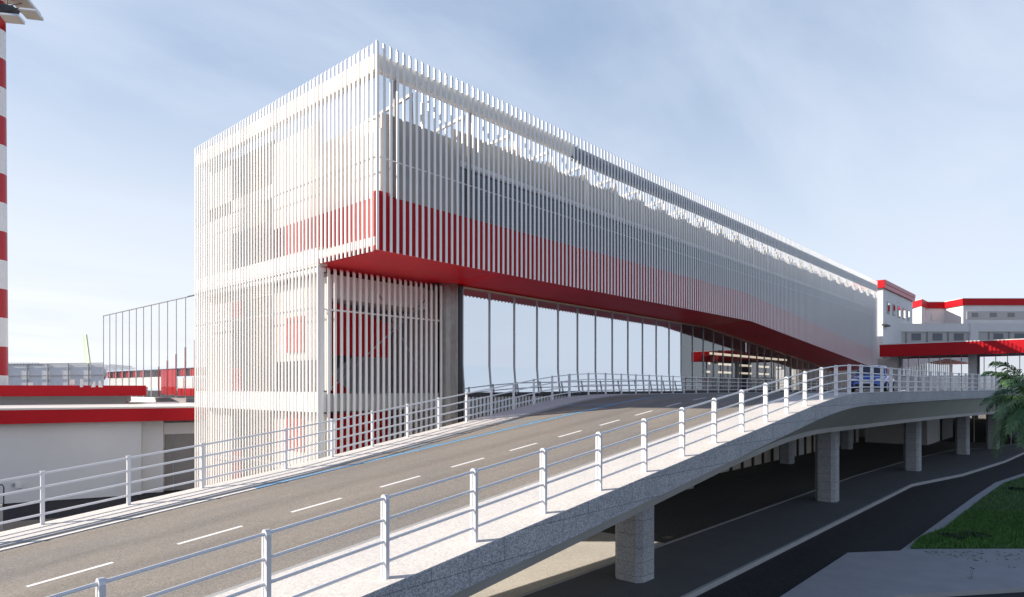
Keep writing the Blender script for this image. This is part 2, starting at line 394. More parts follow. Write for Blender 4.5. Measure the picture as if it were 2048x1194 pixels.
# ------------------------------------------------------------------ ground
def kg(pts): return [(x*KG,y*KG) for x,y in pts]
def ag(px,Y): return at(px,Y*KG)
g=MB(); g.quad((-600,-600,GZ-.03),(1600,-600,GZ-.03),(1600,1600,GZ-.03),(-600,1600,GZ-.03)); struct('ground',g,M['darkasphalt'])
g=MB(); g.prism([(-12,11.5),(21.6,11.5),(21.6,23),(-12,23)],GZ-.10,GZ-.008); struct('lower_road_sunlit',g,M['roadsunlit'])  # sun patch painted as a pale ground tone, seam on the shadow edge
g=MB(); g.prism([(21.61,11.5),(45,11.4),(60,10.4),(72,8.6),(84,5.4),(84,23),(21.61,23)],GZ-.10,GZ-.010); struct('lower_road_shaded',g,M['roadshade'])  # rest of the same ground, with the shade painted into its colour
g=MB(); g.prism(kg([(-30,7.57),(38.4,7.23),(45,5.90),(55,4.86),(62.4,4.46),(73,3.86),(73,5.2),(66,6.7),(61.5,8.65),(52,9.6),(40,10.1),(-30,10.1)]),GZ-.1,GZ+.11); struct('footway',g,M['pave2'])
def edge(name,pts,t,z,mt):
    m=MB(); pts=kg(pts)
    for p,q in zip(pts,pts[1:]): m.wall(p,q,t,GZ-.1,GZ+z)
    struct(name,m,mt)
edge('footway_kerb',[(73,3.74),(62.4,4.34),(55,4.74),(45,5.79),(38.4,7.12),(-30,7.46)],-.10,.117,M['kerb'])
edge('inner_kerb',[(-30,10.11),(40,10.11),(52,9.61),(61.5,8.66),(66,6.71),(73,5.21)],.13,.117,M['kerb'])
isl=[(-30*KG,5.6*KG),(21.2*KG,5.6*KG),ag(1800,19.75)]+kg([(27,4.42),(36,4.25),(42.1,4.05),(47.6,3.3),(60,1.5)])+[ag(2600,45),ag(2900,20.0),ag(2900,16.6),ag(2048,16.1),ag(1900,15.75),ag(1800,15.5),ag(1740,15.0),ag(1650,13.4),(-30*KG,-3*KG)]
g=MB(); g.prism(isl,GZ-.1,GZ+.10); struct('path',g,M['path'])
lawn=[ag(1821,19.95),ag(1838,21.4)]+kg([(27,4.05),(36,3.9),(42,3.7),(47.4,2.95),(60,1.1)])+[ag(2600,44),ag(2900,20.2)]
g=MB(); g.prism(lawn,GZ,GZ+.125); struct('lawn',g,M['grassb'])

def inside(p,poly):
    c=False; j=len(poly)-1
    for i in range(len(poly)):
        if (poly[i][1]>p[1])!=(poly[j][1]>p[1]) and p[0]<(poly[j][0]-poly[i][0])*(p[1]-poly[i][1])/(poly[j][1]-poly[i][1])+poly[i][0]: c=not c
        j=i
    return c
def blade(m,x,y,z,h,wd,lean):
    a=random.uniform(0,6.28); dx,dy=math.cos(a)*wd,math.sin(a)*wd; l=random.uniform(-lean,lean); k=random.uniform(-lean,lean)
    m.add([(x-dx,y-dy,z),(x+dx,y+dy,z),(x+l*.4+dx*.6,y+k*.4+dy*.6,z+h*.6),(x+l,y+k,z+h)],[(0,1,2),(0,2,3)])
m=MB(); cnt=0
while cnt<26000:
    Y=random.choice((random.uniform(19.9,26),random.uniform(19.9,40))); px=random.uniform(1800,2120)
    p=ag(px,Y)
    if inside(p,lawn):
        blade(m,p[0],p[1],GZ+.11,random.uniform(.05,.14),.012,.06); cnt+=1
o=struct('grass',m,M['grass'],kind='stuff')
# low dark shrubs set in the lawn
def shrub(px,Y,r,label):
    c=ag(px,Y); m=MB()
    for _ in range(260):
        a=random.uniform(0,6.28); q=math.sqrt(random.random())*r; h=random.uniform(.0,.16)*(1-q/r*.6)
        x,y=c[0]+q*math.cos(a),c[1]+q*math.sin(a)
        for s in range(2): blade(m,x,y,GZ+.11+h*.4,random.uniform(.05,.12),.03,.12)
    t=tag(put('shrub',m,M['shrub']),label,'shrub','low dark shrubs in the lawn')
shrub(1907,21.4,.42,'low dark shrub at the lawn corner nearer the kerb tip')
shrub(1948,21.6,.50,'broader low dark shrub in the lawn, right of the smaller corner one')
shrub(2032,31.5,.40,'far low dark shrub in the lawn beneath the palm fronds')
# fallen leaves on the path
m=MB()
for i in range(75):
    px=random.uniform(1850,2060); Y=19.6-random.random()**1.4*(.25+ (px-1850)/210*1.9)
    x,y=ag(px,Y); a=random.uniform(0,6.28); l=random.uniform(.035,.07); wv=l*.45; z=GZ+.108+random.random()*.01
    ca,sa=math.cos(a),math.sin(a)
    m.add([(x-ca*l,y-sa*l,z),(x+sa*wv,y-ca*wv,z+.02),(x+ca*l,y+sa*l,z+.004),(x-sa*wv,y+ca*wv,z+.015)],[(0,1,2,3)])
struct('fallen_leaves',m,M['grass'],kind='stuff')
# a small flowering weed
c=ag(1943,16.85); fl=thing('flower','small weed with two violet blooms growing in the path','flower',(c[0],c[1],GZ+.1))
m=MB()
for k in range(9):
    a=k*.7; x,y=c; d=random.uniform(.10,.2)
    G0=GZ+.10; m.add([(x,y,G0),(x+math.cos(a)*d*.5-.012,y+math.sin(a)*d*.5,G0+.06),(x+math.cos(a)*d,y+math.sin(a)*d,G0+.03+random.random()*.05),(x+math.cos(a)*d*.5+.02,y+math.sin(a)*d*.5,G0+.055)],[(0,1,2,3)])
put('leaves',m,M['grass'],fl)
for dx,h in ((-.01,.30),(.06,.27)):
    m=MB(); e=(c[0]+dx*.67,c[1]-dx*.74,.1+h+GZ); m.tube([(c[0],c[1],GZ+.1),((c[0]+e[0])/2,(c[1]+e[1])/2+.01,.1+h*.5+GZ),e],.004,5)
    st=put('stem',m,M['grass'],fl)
    b=MB(); 
    for k in range(7):
        a=k*.9; b.add([e,(e[0]+.03*math.cos(a),e[1]+.03*math.sin(a),e[2]+.02),(e[0]+.03*math.cos(a+.6),e[1]+.03*math.sin(a+.6),e[2]+.03),(e[0],e[1],e[2]+.03)],[(0,1,2,3)])
    put('bloom',b,M['purple'],fl)

# ------------------------------------------------------------------ palm
pc=at(2082,25.0); pz=zz(806,25.0)
pt=at(2112,25.4)
palm=thing('palm_tree','leafy green palm whose fronds reach in over the lawn','palm',(pt[0],pt[1],GZ+.1))
m=MB(); pts=[]; rs=[]
for i in range(24):
    f=i/23; pts.append((pt[0]+(pc[0]-pt[0])*f**1.5,pt[1]+(pc[1]-pt[1])*f**1.5,.05+GZ+(pz-.1-GZ)*f)); rs.append(.24-.08*f+(.018 if i%2 else 0))
m.tube(pts,rs,12); put('trunk',m,M['trunk'],palm,smooth=False)
RGT=Vector((SA,-CA,0)); FWD=Vector((CA,SA,0)); UP=Vector((0,0,1))
def frond(dirv, length, rise, droop, nl=62, ll=.66):
    # dirv: horizontal heading
    m=MB(); base=Vector((pc[0],pc[1],pz)); d=dirv.normalized(); pts=[]
    N=18
    for i in range(N+1):
        s=i/N; pts.append(base+d*(length*(s-.18*s*s*s))+UP*(rise*s*(2-s)*.5*1.3-droop*s**2.4))
    m.tube(pts,[.028*(1-.85*i/N) for i in range(N+1)],6)
    side=d.cross(UP).normalized()
    for j in range(nl):
        s=.10+.90*j/(nl-1); f=s*N; i=min(int(f),N-1); p=pts[i].lerp(pts[i+1],f-i); tan=(pts[i+1]-pts[i]).normalized()
        nrm=side.cross(tan).normalized()
        L=ll*(math.sin(math.pi*min(1,.16+s*.80))**.7)*random.uniform(.85,1.1)
        for sg in (-1,1):
            dd=(side*sg*random.uniform(.72,.9)+tan*random.uniform(.45,.7)+nrm*random.uniform(-.05,.25)).normalized()
            wv=tan*.024
            a=p; b=p+dd*L*.5+UP*(-.03*L); e=p+dd*L*.96+UP*(-.42*L*random.uniform(.7,1.3))
            m.add([a-wv*.5,a+wv*.5,b+wv,b-wv,e],[(0,1,2,3),(3,2,4)])
    put('frond',m,M['palm'],palm)
specs=[(-1,.1,2.05,2.6,.15),(-1,-.25,2.1,1.5,.35),(-1,.35,2.3,.75,.5),(-1,-.1,2.3,.6,.95),(-1,-.35,2.2,.35,1.35),(-1,.15,2.1,.3,1.7),(-.9,.5,2.2,2.2,.3),(-.85,-.1,2.0,1.9,.5),(-.95,.05,2.0,.2,2.2),(-.9,-.5,1.9,.2,1.7),(-1,.3,1.95,.1,2.0),
       (-.6,-.8,2.0,.6,1.0),(-.5,.8,2.2,.7,.8),(-.3,-1,2.0,.25,1.9),(-.2,.9,2.2,1.2,.5),(.3,-.9,2.1,.7,1.0),(.5,.8,2.2,.6,1.2),(1,.1,2.2,.9,.8),(1,-.5,2.1,.4,1.5),(.8,.4,2.0,1.5,.2),(0,-1,1.8,1.5,.2),(-.75,.2,1.8,1.9,.1),(-.8,-.7,1.7,.05,2.3)]
for a,b,L,ri,dr in specs: frond(RGT*a+FWD*b,L,ri,dr)

# ------------------------------------------------------------------ main slatted building
U0,U1,W0,W1=13.3,80.0,18.1,32.8
ZB,ZT=9.70,16.73
WT=21.7
def zb(u): return ZB if u<45 else ZB-.0743*(u-45)
B=thing('terminal_building','long white slatted terminal with red underside and cantilevered corner','building',(45,25,0))
PITCH=.284
def slat(m,x,y,tx,ty,z0,z1,cut,axis):
    # vertical blade with a slanted top
    b=[(x,y,z0),(x+tx,y,z0),(x+tx,y+ty,z0),(x,y+ty,z0)]
    if axis=='w': t=[(x,y,z1-cut),(x+tx,y,z1-cut),(x+tx,y+ty,z1),(x,y+ty,z1)]
    else: t=[(x,y,z1-cut),(x+tx,y,z1),(x+tx,y+ty,z1),(x,y+ty,z1-cut)]
    m.hexa(b,t)
m=MB(); u=U0
while u<U1:
    slat(m,u,W0,.098,.032,zb(u)-.035,ZT,.10,'w'); u+=PITCH
put('slat_screen',m,M['slat'],B)
m=MB(); w=W0+.26
while w<W1-.02:
    slat(m,U0,w,.055,.078,(ZB-.06 if w<WT-.05 else GZ),ZT,.10,'u'); w+=.260
put('slat_screen',m,M['slat'],B)
m=MB(); u=U0+.12
while u<19.45:
    slat(m,u,WT,.105,.055,GZ,ZB-.14,.08,'w'); u+=PITCH
put('slat_screen',m,M['slat'],B)
# corner post strip where the two tower faces meet
m=MB(); m.box(13.36,13.42,WT+.02,WT+.10,GZ,ZB-.1); put('corner_post',m,M['white'],B)
# thin tie rails behind the slats
m=MB()
for z in (12.85,):
    m.box(U0+.07,U0+.12,W0+.2,W1,z-.022,z+.022); m.box(U0+.2,U1,W0+.07,W0+.12,z-.018,z+.018)
m.box(U0+.07,U0+.12,WT+.2,W1,8.0,8.06); m.box(U0+.2,19.4,WT+.07,WT+.11,7.95,8.01)
m.box(U0+.07,U0+.12,WT+.2,W1,1.9,1.96)
put('tie_rail',m,M['white'],B)
m=MB(); m.box(17.7,U1,18.44,18.47,13.63,13.66); put('handrail',m,M['wallgrey'],B)
# top beams
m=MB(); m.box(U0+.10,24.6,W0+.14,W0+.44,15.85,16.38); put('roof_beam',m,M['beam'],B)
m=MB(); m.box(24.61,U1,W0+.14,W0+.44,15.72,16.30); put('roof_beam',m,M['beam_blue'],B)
m=MB(); m.box(U0+.10,U0+.40,W0+.45,W1,15.80,16.38); put('roof_beam',m,M['cream'],B)
m=MB(); m.box(U0+.5,U1,W1-.5,W1-.2,15.72,16.3); put('roof_beam',m,M['cream'],B)
# left face floor bands
m=MB(); m.box(U0+.10,U0+.45,W0+.22,WT+.1,9.86,10.16); m.box(U0+.101,U0+.45,WT+.11,W1,9.62,10.30); put('floor_band',m,M['white'],B)
m=MB(); m.box(U0+.10,U0+.45,WT+.15,W1,4.08,4.85); m.box(U0+.46,19.4,WT+.14,WT+.4,4.10,4.78,1); put('floor_band',m,[M['white'],M['wallgrey']],B)
m=MB(); m.box(U0+.13,U0+.40,WT+.12,W1,9.40,9.55); put('floor_band',m,M['white'],B)
# red underside: level near the corner, tilted inwards along the glass, falling towards the far end
WG0,WG1=21.0,22.25
def wg(u): return WG0+(WG1-WG0)*(u-19.9)/(79.5-19.9)
def zg(u): return zb(u)-.18
m=MB()
m.quad((U0+.08,W0+.08,ZB),(U0+.08,W1-.2,ZB),(19.5,W1-.2,ZB),(19.5,W0+.08,ZB))
m.add([(19.5,W0+.08,ZB),(19.5,21.95,ZB),(20.4,21.95,ZB-.2),(20.4,21.0,ZB-.18)],[(0,1,2,3)])
r=[]
for u in [20.4,28,36,44.2,45,46,55,65,79.9]: r.append([(u,W0+.08,zb(u)),(u,wg(u)+.5,zg(u)-.02)])
r[0]=[(19.5,W0+.08,ZB),(20.4,21.5,ZB-.2)]
m.strip(r)
put('soffit',m,M['redsoffit'],B)
# walls behind the slats
m=MB()
us=[13.9,45,79.9]
def facew(m,ua,ub,z0f,z1f,mi=0,w=18.55,t=.2):
    m.hexa([(ua,w,z0f(ua)),(ub,w,z0f(ub)),(ub,w+t,z0f(ub)),(ua,w+t,z0f(ua))],[(ua,w,z1f(ua)),(ub,w,z1f(ub)),(ub,w+t,z1f(ub)),(ua,w+t,z1f(ua))],mi)
RB=2.02
facew(m,13.9,45,lambda u:zb(u)+.003,lambda u:zb(u)+RB); facew(m,45,79.9,lambda u:zb(u)+.003,lambda u:zb(u)+RB)
m.box(13.85,14.05,18.56,25.0,9.88,11.72)
m.box(U0+.11,13.9,W0+.12,18.5,ZB+.004,11.72)      # red return in the corner
put('red_wall',m,M['red'],B)
m=MB(); facew(m,13.9,17.6,lambda u:11.724,lambda u:14.6); put('wall',m,M['backwall'],B)
m=MB(); m.box(13.86,14.06,18.56,26.2,11.724,14.05,0); put('wall',m,M['cream'],B)
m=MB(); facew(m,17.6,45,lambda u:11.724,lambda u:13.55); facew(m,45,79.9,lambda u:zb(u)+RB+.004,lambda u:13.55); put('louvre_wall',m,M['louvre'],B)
m=MB(); m.box(17.6,79.9,18.95,19.1,13.56,15.22); put('parapet',m,M['backwall'],B)
m=MB(); m.box(14.1,79.9,18.8,32.4,13.75,14.0); put('roof',m,M['wallwhite'],B)
m=MB(); m.box(79.6,80.0,18.3,32.6,7.2,15.6); put('end_wall',m,M['wallwhite'],B)
m=MB(); m.box(13.9,79.5,32.62,32.75,GZ,15.0); put('rear_wall',m,M['wallgrey'],B)
m=MB(); m.quad((13.62,21.95,GZ),(13.62,32.6,GZ),(13.62,32.6,15.78),(13.62,21.95,15.78)); m.quad((13.62,18.3,11.75),(13.62,21.949,11.75),(13.62,21.949,15.78),(13.62,18.3,15.78)); put('translucent_sheet',m,M['veil'],B)
# left side inner walls of the tower
def lw(m,wa,wb,z0,z1,mi=0,x=13.95): m.box(x,x+.12,wa,wb,z0,z1,mi)
m=MB(); lw(m,30.1,32.6,.03,15.7); lw(m,26.2,30.1,9.0,9.6); lw(m,22.0,26.2,4.9,9.3,0); lw(m,22.3,26.2,.05,4.0,0); lw(m,26.2,32.6,13.2,13.75); lw(m,22.6,26.2,14.06,15.4); lw(m,18.7,22.6,14.06,14.5); lw(m,27.2,30.1,12.2,13.2)
put('inner_wall',m,M['cream'],B)
m=MB(); lw(m,26.2,30.1,9.62,12.2); lw(m,26.2,30.1,13.76,15.6); lw(m,26.2,29.05,4.9,9.0); lw(m,26.2,29.05,.05,4.05); lw(m,29.05,30.1,5.95,8.2); lw(m,29.05,30.1,2.2,4.05); put('window',m,M['darkglass'],B)
m=MB(); lw(m,29.05,30.1,8.22,9.0); lw(m,29.05,30.1,4.86,5.94); lw(m,29.05,30.1,.05,2.18); put('red_panel',m,M['red'],B)
for za,zb_ in ((6.45,7.9),(2.45,4.0)):
    m=MB(); lw(m,23.75,25.0,za,zb_,0,13.86); put('red_panel',m,M['red'],B)
m=MB(); lw(m,22.6,25.9,4.9,6.1,0,13.87); put('window',m,M['darkglass'],B)
m=MB(); lw(m,25.05,28.0,9.9,11.4,0,13.80); put('window',m,M['darkglass'],B)
# stair hall behind the right hand tower slats
m=MB(); m.box(14.1,19.4,25.4,25.6,.05,9.3); put('inner_wall',m,M['wallgrey'],B)
m=MB(); m.box(14.1,19.4,22.6,25.3,8.55,9.5); put('floor_slab',m,M['white'],B)
m=MB(); m.box(14.1,19.4,22.2,25.3,4.12,4.74); put('floor_slab',m,M['white'],B)
m=MB(); m.hexa([(15.0,23.4,6.35),(17.8,23.4,6.35),(17.8,23.55,6.35),(15.0,23.55,6.35)],[(15.0,23.4,8.55),(17.8,23.4,7.85),(17.8,23.55,7.85),(15.0,23.55,8.55)])
m.hexa([(15.0,23.41,4.78),(15.9,23.41,4.78),(15.9,23.55,4.78),(15.0,23.55,4.78)],[(15.0,23.41,5.55),(15.05,23.41,5.5),(15.05,23.55,5.5),(15.0,23.55,5.55)])
m.box(15.0,17.8,23.4,23.55,.05,3.95); put('stair_parapet',m,M['red'],B)
m=MB(); m.hexa([(14.2,23.8,4.8),(14.6,23.8,4.8),(14.6,25.2,4.8),(14.2,25.2,4.8)],[(18.9,23.8,8.4),(19.3,23.8,8.4),(19.3,25.2,8.4),(18.9,25.2,8.4)]); put('stair_flight',m,M['concrete'],B)
m=MB()
for a,b in (((14.2,22.4,4.9),(19.2,22.4,9.0)),((16.6,22.4,8.9),(19.3,22.4,4.9)),((14.2,22.4,.3),(19.2,22.4,4.1))): m.bar(a,b,.05,.05)
put('brace_rod',m,M['steel'],B)
# metal return and dark edge beside the curtain wall
m=MB()
for i in range(14):
    f=i/14; x=19.5+.33*f; y=21.88-.85*f
    m.box(x,x+.014,y-.045,y,GZ,ZB-.03)
put('metal_screen',m,M['brushed'],B)
m=MB(); m.prism([(19.55,21.92),(19.62,21.92),(19.93,21.12),(19.86,21.10)],GZ,ZB-.05); put('metal_screen_backing',m,M['brushed'],B)
m=MB(); m.prism([(19.86,21.00),(19.86,21.08),(20.02,21.08),(20.02,20.96)],GZ,ZB-.2); put('edge_column',m,M['darksteel'],B)
# curtain wall
MU=[20.05+1.765*k for k in range(34)]
m=MB(); m2=MB()
for a,b in zip(MU,MU[1:]):
    if b>79.5: break
    k=m if b<42.5 else m2
    k.quad((a,wg(a),6.0),(b,wg(b),6.0),(b,wg(b),zg(b)-.12),(a,wg(a),zg(a)-.12))
    f=.115 if k is m else 0
    k.quad((a,wg(a)-f,4.80),(b,wg(b)-f,4.80),(b,wg(b),6.0),(a,wg(a),6.0))      # the lower lights lean out a little at the foot
put('mirrored_glass',m,M['mirror'],B); put('clear_glass',m2,M['clear'],B)
for a in MU:
    if a>79.5: break
    m=MB(); g=wg(a); f=.115 if a<42 else 0; m.box(a-.03,a+.03,g-.045,g+.06,6.003,zg(a)-.10)
    m.hexa([(a-.03,g-f-.045,4.70),(a+.03,g-f-.045,4.70),(a+.03,g+.06,4.70),(a-.03,g+.06,4.70)],[(a-.03,g-.045,6.0),(a+.03,g-.045,6.0),(a+.03,g+.06,6.0),(a-.03,g+.06,6.0)]); put('mullion',m,M['steel'],B)
m=MB()
for a,b in ((20.03,45),(45,79.5)):
    m.bar((a,wg(a)-.05,zg(a)-.07),(b,wg(b)-.05,zg(b)-.07),.10,.09)
put('head_trim',m,M['gold'],B)
m=MB(); m.bar((20.03,wg(20)-.03,4.72),(79.5,wg(79.5)-.03,4.72),.22,.15); put('sill_trim',m,M['darksteel'],B)
# interior behind the curtain wall
m=MB(); m.box(20.2,79.3,22.9,32.2,4.55,4.70); put('inner_floor',m,M['concrete'],B)
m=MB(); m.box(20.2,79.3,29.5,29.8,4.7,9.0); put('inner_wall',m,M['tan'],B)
m=MB(); m.box(41.6,41.9,22.2,29.4,4.71,9.2); put('partition',m,M['darksteel'],B)
m=MB(); m.box(44,58,27.2,27.6,4.71,5.5); put('counter',m,M['warm'],B)
m=MB(); m.box(43.9,58.1,27.1,27.7,5.505,5.8); put('counter_top',m,M['red'],B)
m=MB()
for k in range(9): m.box(36+k*4.6,36.5+k*4.6,25.0,25.5,4.7,9.0)
put('inner_column',m,M['warm'],B)
for k,(ua,ub,w,z) in enumerate(((53,72,25.0,8.0),(57,76,27.0,7.3),(60,78,28.6,6.6))):
    m=MB(); m.box(ua,ub,w,w+.9,z-.12,z+.10); fx=put('ceiling_raft',m,M['warm'],B)
    m=MB(); m.box(ua+.2,ub-.2,w-.03,w-.005,z-.11,z+.09); put('light_strip',m,M['glow'],fx)
# slatted base below the glass, down to the lower road
m=MB(); u=20.2
while u<40: 
    m.box(u,u+.12,wg(u)+.02,wg(u)+.08,GZ,4.60); u+=.25
put('base_slats',m,M['slat'],B)
m=MB(); m.box(19.5,19.7,22.3,32.5,GZ,9.4); put('side_wall',m,M['wallgrey'],B)
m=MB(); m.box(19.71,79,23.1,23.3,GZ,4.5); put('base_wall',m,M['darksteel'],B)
# lower storey under the deck
m=MB()
for k,u in enumerate([34+1.9*i for i in range(22)]):
    m.box(u,u+1.72,18.9,19.05,GZ,3.05,0 if k<12 or k%3 else 1)
put('lower_wall',m,[M['warm'],M['wallgrey']],B)
m=MB()
for k in range(22): m.box(33.8+1.9*k,33.98+1.9*k,18.75,19.1,GZ,3.1)
put('lower_mullion',m,M['darksteel'],B)
# roof steelwork: frames and tilted monitors every 2.6 m
m=MB()
for k in range(25):
    u=15.2+2.62*k
    m.bar((u,W0+.46,15.66),(u+.5,24.5,15.5),.09,.12); m.bar((u,W0+.46,15.6),(u+.9,19.6,14.9),.05,.07)
put('roof_truss',m,M['wallgrey'],B)
for k in range(25):
    u=16.0+2.62*k; m=MB(); m.box(u-.06,u+.06,18.86,18.98,14.02,15.72); put('roof_post',m,M['cream'],B)
for u in (14.3,17.9):
    m=MB(); m.box(u,u+.12,18.38,18.5,11.7,15.8); put('dark_post',m,M['taupe'],B)
m=MB()
for k in range(24):
    u=17.4+2.62*k
    if k==0: continue
    m.hexa([(u+.25,19.12,14.05),(u+2.3,19.12,14.05),(u+2.3,31.5,14.05),(u+.25,31.5,14.05)],[(u,19.12,15.20),(u+1.7,19.12,15.70),(u+1.7,31.5,15.70),(u,31.5,15.20)])
put('roof_monitor',m,M['white'],B)
# rooftop plant
def unit(u,w,l,d,h,label):
    t=thing('rooftop_unit',label,'air conditioner',(u,w,14.0),'air handling units on the roof')
    m=MB(); m.box(u,u+l,w,w+d,14.06,14.06+h); put('casing',m,M['acgrey'],t)
    m=MB(); 
    for k in range(7): m.box(u+.1,u+l-.1,w-.03,w-.005,14.2+k*(h-.3)/7,14.2+k*(h-.3)/7+.05)
    for k in range(7): m.box(u-.03,u-.005,w+.1,w+d-.1,14.2+k*(h-.3)/7,14.2+k*(h-.3)/7+.05)
    put('grille',m,M['darksteel'],t)
unit(15.1,20.2,1.5,1.6,1.1,'louvred white roof unit behind the slats close to the tall corner')
unit(17.3,20.4,1.2,1.6,1.0,'smaller louvred white roof unit beside the larger corner unit')

# ------------------------------------------------------------------ right terminal wing
Wg=thing('terminal_wing','white terminal wing with a long red canopy fascia','building',(84,5,0))
m=MB(); m.box(80.3,80.75,4.6,18.0,8.42,9.72); put('canopy_fascia',m,M['red'],Wg)
m=MB(); m.box(80.76,90,4.6,18.0,8.55,9.55); m.box(80.3,80.75,4.6,18.0,9.723,9.80,1); put('canopy_roof',m,[M['wallgrey'],M['wallwhite']],Wg)
for z,l in ((9.0,0),):
    pass
m=MB(); m.box(84.0,84.06,4.6,17.0,6.31,8.50); put('shopfront_glass',m,M['mirror'],Wg)
m=MB(); m.box(84.0,84.06,4.6,17.0,4.75,6.30); put('frosted_glass',m,M['frost'],Wg)
w=5.1
while w<17.1:
    m=MB(); m.box(83.9,84.12,w-.03,w+.03,4.75,8.53); put('mullion',m,M['steel'],Wg); w+=.985
m=MB(); m.box(83.88,84.14,4.6,17.0,6.28,6.33); put('transom',m,M['steel'],Wg)
m=MB()
for w in (17.1,9.9): m.box(82.6,83.3,w-.35,w+.35,4.7,8.5)
put('canopy_column',m,M['wallgrey'],Wg)
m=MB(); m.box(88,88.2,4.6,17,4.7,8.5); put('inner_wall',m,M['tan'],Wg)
m=MB()
for k in range(5): m.box(85.2+k*.5,85.35+k*.5,5,16.5,8.2,8.3)
put('ceiling_strip',m,M['warm'],Wg)
m=MB(); m.box(84.2,84.5,17.02,33,GZ,8.41); put('side_wall',m,M['wallgrey'],Wg)
m=MB(); m.box(79.6,84.1,18.01,33,4.5,4.68); m.box(79.6,88.1,4.6,18.0,4.5,4.68); m.box(79.6,79.9,4.6,6.7,3.9,4.49); put('wing_floor',m,M['concrete'],Wg)
# ground floor of the wing under the deck
m=MB(); m.box(83.6,83.66,4.6,16.8,GZ,4.3); put('lower_glass',m,M['winglass'],Wg)
m=MB(); w=5.2
while w<16.9:
    m.box(83.5,83.7,w-.03,w+.03,GZ,4.35); w+=1.55
put('lower_mullion',m,M['warm'],Wg)
m=MB(); m.box(88.0,88.3,4.6,17,GZ,4.4); put('lower_rear_wall',m,M['darksteel'],Wg)
m=MB(); m.box(76,83,12.8,18.4,GZ,3.6); put('service_block',m,M['wallgrey'],Wg)
# panelled storey above, facing the viewer
YP=84.0
def cwall(m,pa,pb,Y,z0,z1,t,mi=0): m.wall(at(pa,Y),at(pb,Y),t,z0,z1,mi)
P=thing('panelled_block','pale concrete panelled storey with a row of small windows','building',(*at(1900,YP),0))
m=MB(); cwall(m,1757,2250,YP,8.5,zz(649,YP),6); put('wall',m,M['wallgrey'],P)
m=MB(); cwall(m,1757,2250,YP-.14,zz(663.5,YP),zz(649,YP)+.12,.13); cwall(m,1757,1776,YP-.3,8.5,zz(650,YP)+.1,.28); cwall(m,1941,1957,YP-.34,8.5,zz(647.5,YP)+.15,.33); put('pilaster',m,M['wallwhite'],P)
for a in (1813,1855,1897,1978.5,2019,2062): 
    m=MB(); cwall(m,a-1,a+1,YP-.10,8.5,zz(664,YP),.09); put('panel_joint',m,M['taupe'],P)
for a in (1790,1833,1875.5,1918,1997.5,2039.5,2082):
    m=MB(); cwall(m,a-9.5,a+9.5,YP-.06,zz(680.5,YP),zz(666.5,YP),.05); wd=put('window',m,M['taupe'],P)
    m=MB(); cwall(m,a-8.6,a+8.6,YP-.075,zz(677,YP),zz(667.3,YP),.012); cwall(m,a-8.6,a+8.6,YP-.075,zz(680,YP),zz(678.2,YP),.012); put('pane',m,M['slate'],wd)
# stepped upper block with red cornice
S=thing('upper_block','stepped white upper block with a red cornice and faint windows','building',(*at(1950,97),0))
YA,YC,YE=97.0,98.9,95.0
pA0=at(1824,YA+2); pA=at(1843,95.8); pB=at(1851.6,YC); pC=at(1890,YC); pE=at(1926.3,YE); pF=at(2300,YE)
back=[at(2300,118),at(1820,118)]
zt=5+12.97; zc=zt-.93
def ring(z0,z1,g):
    pts=[Vector(p) for p in (pA0,pA,pB,pC,pE,pF)]; ns=[]
    for p,q in zip(pts,pts[1:]):
        d=(q-p).normalized(); ns.append(Vector((d.y,-d.x)))
    out=[]
    for i,p in enumerate(pts):
        a=ns[max(0,i-1)]; b=ns[min(i,len(ns)-1)]; k=(a+b); k=k/ max(.3,k.dot(a)); out.append(p+k*g)
    m=MB()
    for i in range(len(pts)-1):
        m.prism([tuple(pts[i]),tuple(pts[i+1]),tuple(out[i+1]),tuple(out[i])],z0,z1)
    return m
m=MB(); m.prism([pA0,pA,pB,pC,pE,pF]+back,8.0,zc+.4); put('wall',m,M['wallwhite'],S)
m=ring(zc,zt,.25); put('cornice',m,M['red'],S)
m=ring(zt+.003,zt+.06,.30); put('coping',m,M['white'],S)
m=MB(); cwall(m,1934,2300,YE-.08,zz(638.5,YE),zz(622.5,YE),.07); put('window_recess',m,M['wallgrey'],S)
for a in (1949.5,1987,2022.5,2058):
    m=MB(); cwall(m,a-7,a+7,YE-.12,zz(634,YE),zz(625.5,YE),.03); put('window',m,M['taupe'],S)
m=MB(); cwall(m,1863,1877,YC-.1,zz(640,YC),zz(629,YC),.06); put('window',m,M['cream'],S)
# tall side block right behind the slatted building
T=thing('side_block','tall white block with red cornice and five small windows in a row','building',(95,24,0))
m=MB(); m.box(86.4,102.7,19.0,34,8.0,16.75); put('wall',m,M['wallwhite'],T)
m=MB(); m.box(86.15,102.9,18.75,34,16.76,17.22); m.box(86.1,102.95,18.7,34,17.25,17.7); put('cornice',m,M['cornice'],T)
m=MB(); m.box(86.02,86.09,18.72,33.9,16.77,17.69); put('cornice_end',m,M['red'],T)
for k in range(5):
    Yk=None; px=(1776,1787,1797.3,1807.3,1816.5)[k]; t=(px-HX)/F; uu=19.0*(CA+SA*t)/(SA-CA*t)
    m=MB(); m.box(uu-.65,uu+.65,18.93,18.99,13.95,15.35); wd=put('window',m,M['wallgrey'],T)
    m=MB(); m.box(uu-.5,uu+.5,18.90,18.925,14.1,15.2); put('pane',m,M['mirror'],wd)
m=MB(); m.box(85.8,88.2,18.6,19.0,12.3,12.5); put('ledge',m,M['darksteel'],T)

